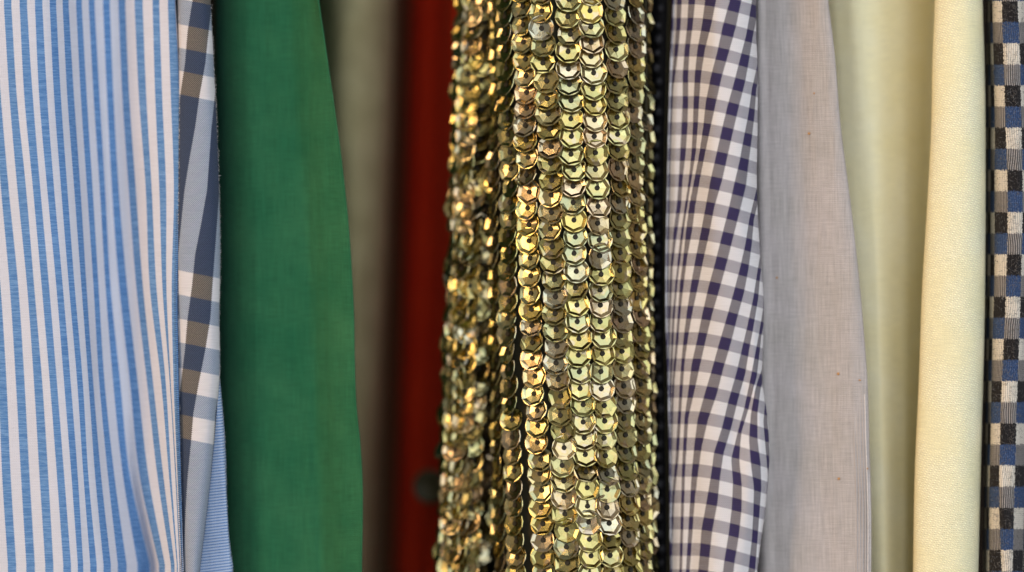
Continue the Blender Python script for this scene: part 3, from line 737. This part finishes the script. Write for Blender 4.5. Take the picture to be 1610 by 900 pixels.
# ------------------------------------------------------------------ 11. yellow garment: recessed panel and front fold are one cloth
bLx = [(0, 1470), (100, 1466), (200, 1464), (300, 1459), (450, 1450), (600, 1444.5), (750, 1438), (900, 1435.5)]
bRx = [(0, 1545), (150, 1549), (300, 1549.5), (500, 1548), (700, 1543), (900, 1538)]
yc = [(1270, 200), (1270, 80), ([(0, 1283), (900, 1330)], 36), ([(0, 1303), (900, 1352)], 27), ([(0, 1325), (900, 1370)], 23), ([(0, 1345), (450, 1372), (900, 1384)], 20.5), ([(0, 1375), (900, 1396)], 20.5), ([(0, 1405), (900, 1412)], 24), ([(0, 1425), (900, 1425)], 26),
      ([(0, 1445), (900, 1432)], 29), ([(0, 1468), (900, 1445)], 32), ([(0, 1486), (900, 1452)], 29), ([(0, 1484), (900, 1448)], 24), (lerp_tr(bLx, bRx, 0.05), 12.5), (bLx, 8), (lerp_tr(bLx, bRx, 0.05), 5.4), (lerp_tr(bLx, bRx, 0.22), 3.4), (lerp_tr(bLx, bRx, 0.45), 2.2),
      (lerp_tr(bLx, bRx, 0.7), 2.2), (lerp_tr(bLx, bRx, 0.9), 4.0), (bRx, 8), (lerp_tr(bLx, bRx, 0.96), 12), ([(0, 1535), (900, 1525)], 30), (1500, 80), (1490, 200)]
yellow = cloth('yellow_shirt', yc, M['basket'], wrinkle=0.28, wseed=61, wscale=(50, 200), sub=8)
tag(yellow, 'pale yellow basket weave garment with a deep fold, beside the checkered knit', 'shirt')

# ------------------------------------------------------------------ 12. checkered knit
kL = [(0, 1560), (100, 1562), (200, 1564), (300, 1563.5), (450, 1563), (550, 1560), (700, 1557), (800, 1555), (900, 1555)]
k1 = [(0, 1575), (100, 1578), (200, 1581), (300, 1584), (450, 1582), (550, 1577.5), (600, 1575), (700, 1572), (800, 1571), (900, 1575)]
k2 = [(0, 1600), (100, 1604), (200, 1606), (300, 1608), (450, 1605), (550, 1602), (600, 1600), (700, 1597), (800, 1594.5), (900, 1592)]
kt = [track(a) for a in (kL, k1, k2)]
def uf_knit(y):
    i = int(np.argmin(abs(YS-y))); a, b, c = kt[0][i], kt[1][i], kt[2][i]
    return np.array([-1, 0, 1, 2, 3, 4.]), np.array([a-9, a, b, c, c+17, c+45]), 27.0
k3 = [(y, x+8) for y, x in k2]; k4 = [(0, 1655), (450, 1650), (600, 1616), (900, 1604)]
kc = [(1556, 200), (1552, 80), ([(0, 1551), (900, 1545)], 28), ([(0, 1553), (900, 1547)], 17), (kL, 6.5), (k1, 2.0), (lerp_tr(k1, k2, 0.5), 1.2), (k2, 1.8), (k3, 4.0), ([(y, x+16) for y, x in k2], 9), ([(y, x+14) for y, x in k2], 20), (1590, 80), (1585, 200)]
knit = cloth('checkered_sweater', kc, M['knit'], front=(4, 9), ufun=uf_knit, vfun=lambda X, Y: (Y-2)/33.2, wrinkle=0.5, wseed=71, wscale=(14, 40), sub=9, thick=0.9)
tag(knit, 'wool knit with black, blue, grey and cream checks, at the right edge', 'sweater')
klt = kt[0]
def k_fuzz_mat(): return mat_solid('wool_fibre', (0.16, 0.15, 0.14), 0.9, 0.2, grain=0.6)
L = []
for _ in range(1800):
    y = random.uniform(-20, 920); i = int(np.argmin(abs(YS-y))); f = random.uniform(0.0, 1.0)
    x = kt[0][i]+f*(kt[2][i]+8-kt[0][i]); d = float(np.interp(f, [0, .35, .7, 1], [6.2, 1.7, 1.0, 3.6])); a = random.uniform(0, 6.28); c = random.uniform(-2, 2); pts = []
    for k in range(5):
        pts.append(P(x, y, d-0.3-0.35*math.sin(k/4*math.pi))); x += math.cos(a+c*k/4)*1.6; y += math.sin(a+c*k/4)*1.6
    L.append(pts)
o = joined_tubes('wool_fibre', L, 0.32*S, k_fuzz_mat(), knit, n=3); o['kind'] = 'stuff'
# 13. next black garment, just showing at the right edge
cc = [(1650, 200), (1616, 90), ([(0, 1640), (600, 1615), (900, 1600)], 26), ([(0, 1640), (600, 1622), (900, 1606)], 15), ([(0, 1652), (900, 1620)], 11), (1690, 9), (1760, 12), (1800, 40), (1800, 200)]
coat = cloth('black_sweater', cc, M['black'], wrinkle=0.3, wseed=81, sub=8)
tag(coat, 'black wool garment with a pale spot in the bottom right corner', 'sweater')
me = bm_.copy(); me.name = 'pale_spot'; me.materials.clear()
o = link_mesh('pale_spot', me, M['white_thread'], coat); o.location = [float(c) for c in P(1605.5, 838, 15.0)]; o.scale = (6*S, 3*S, 7*S)
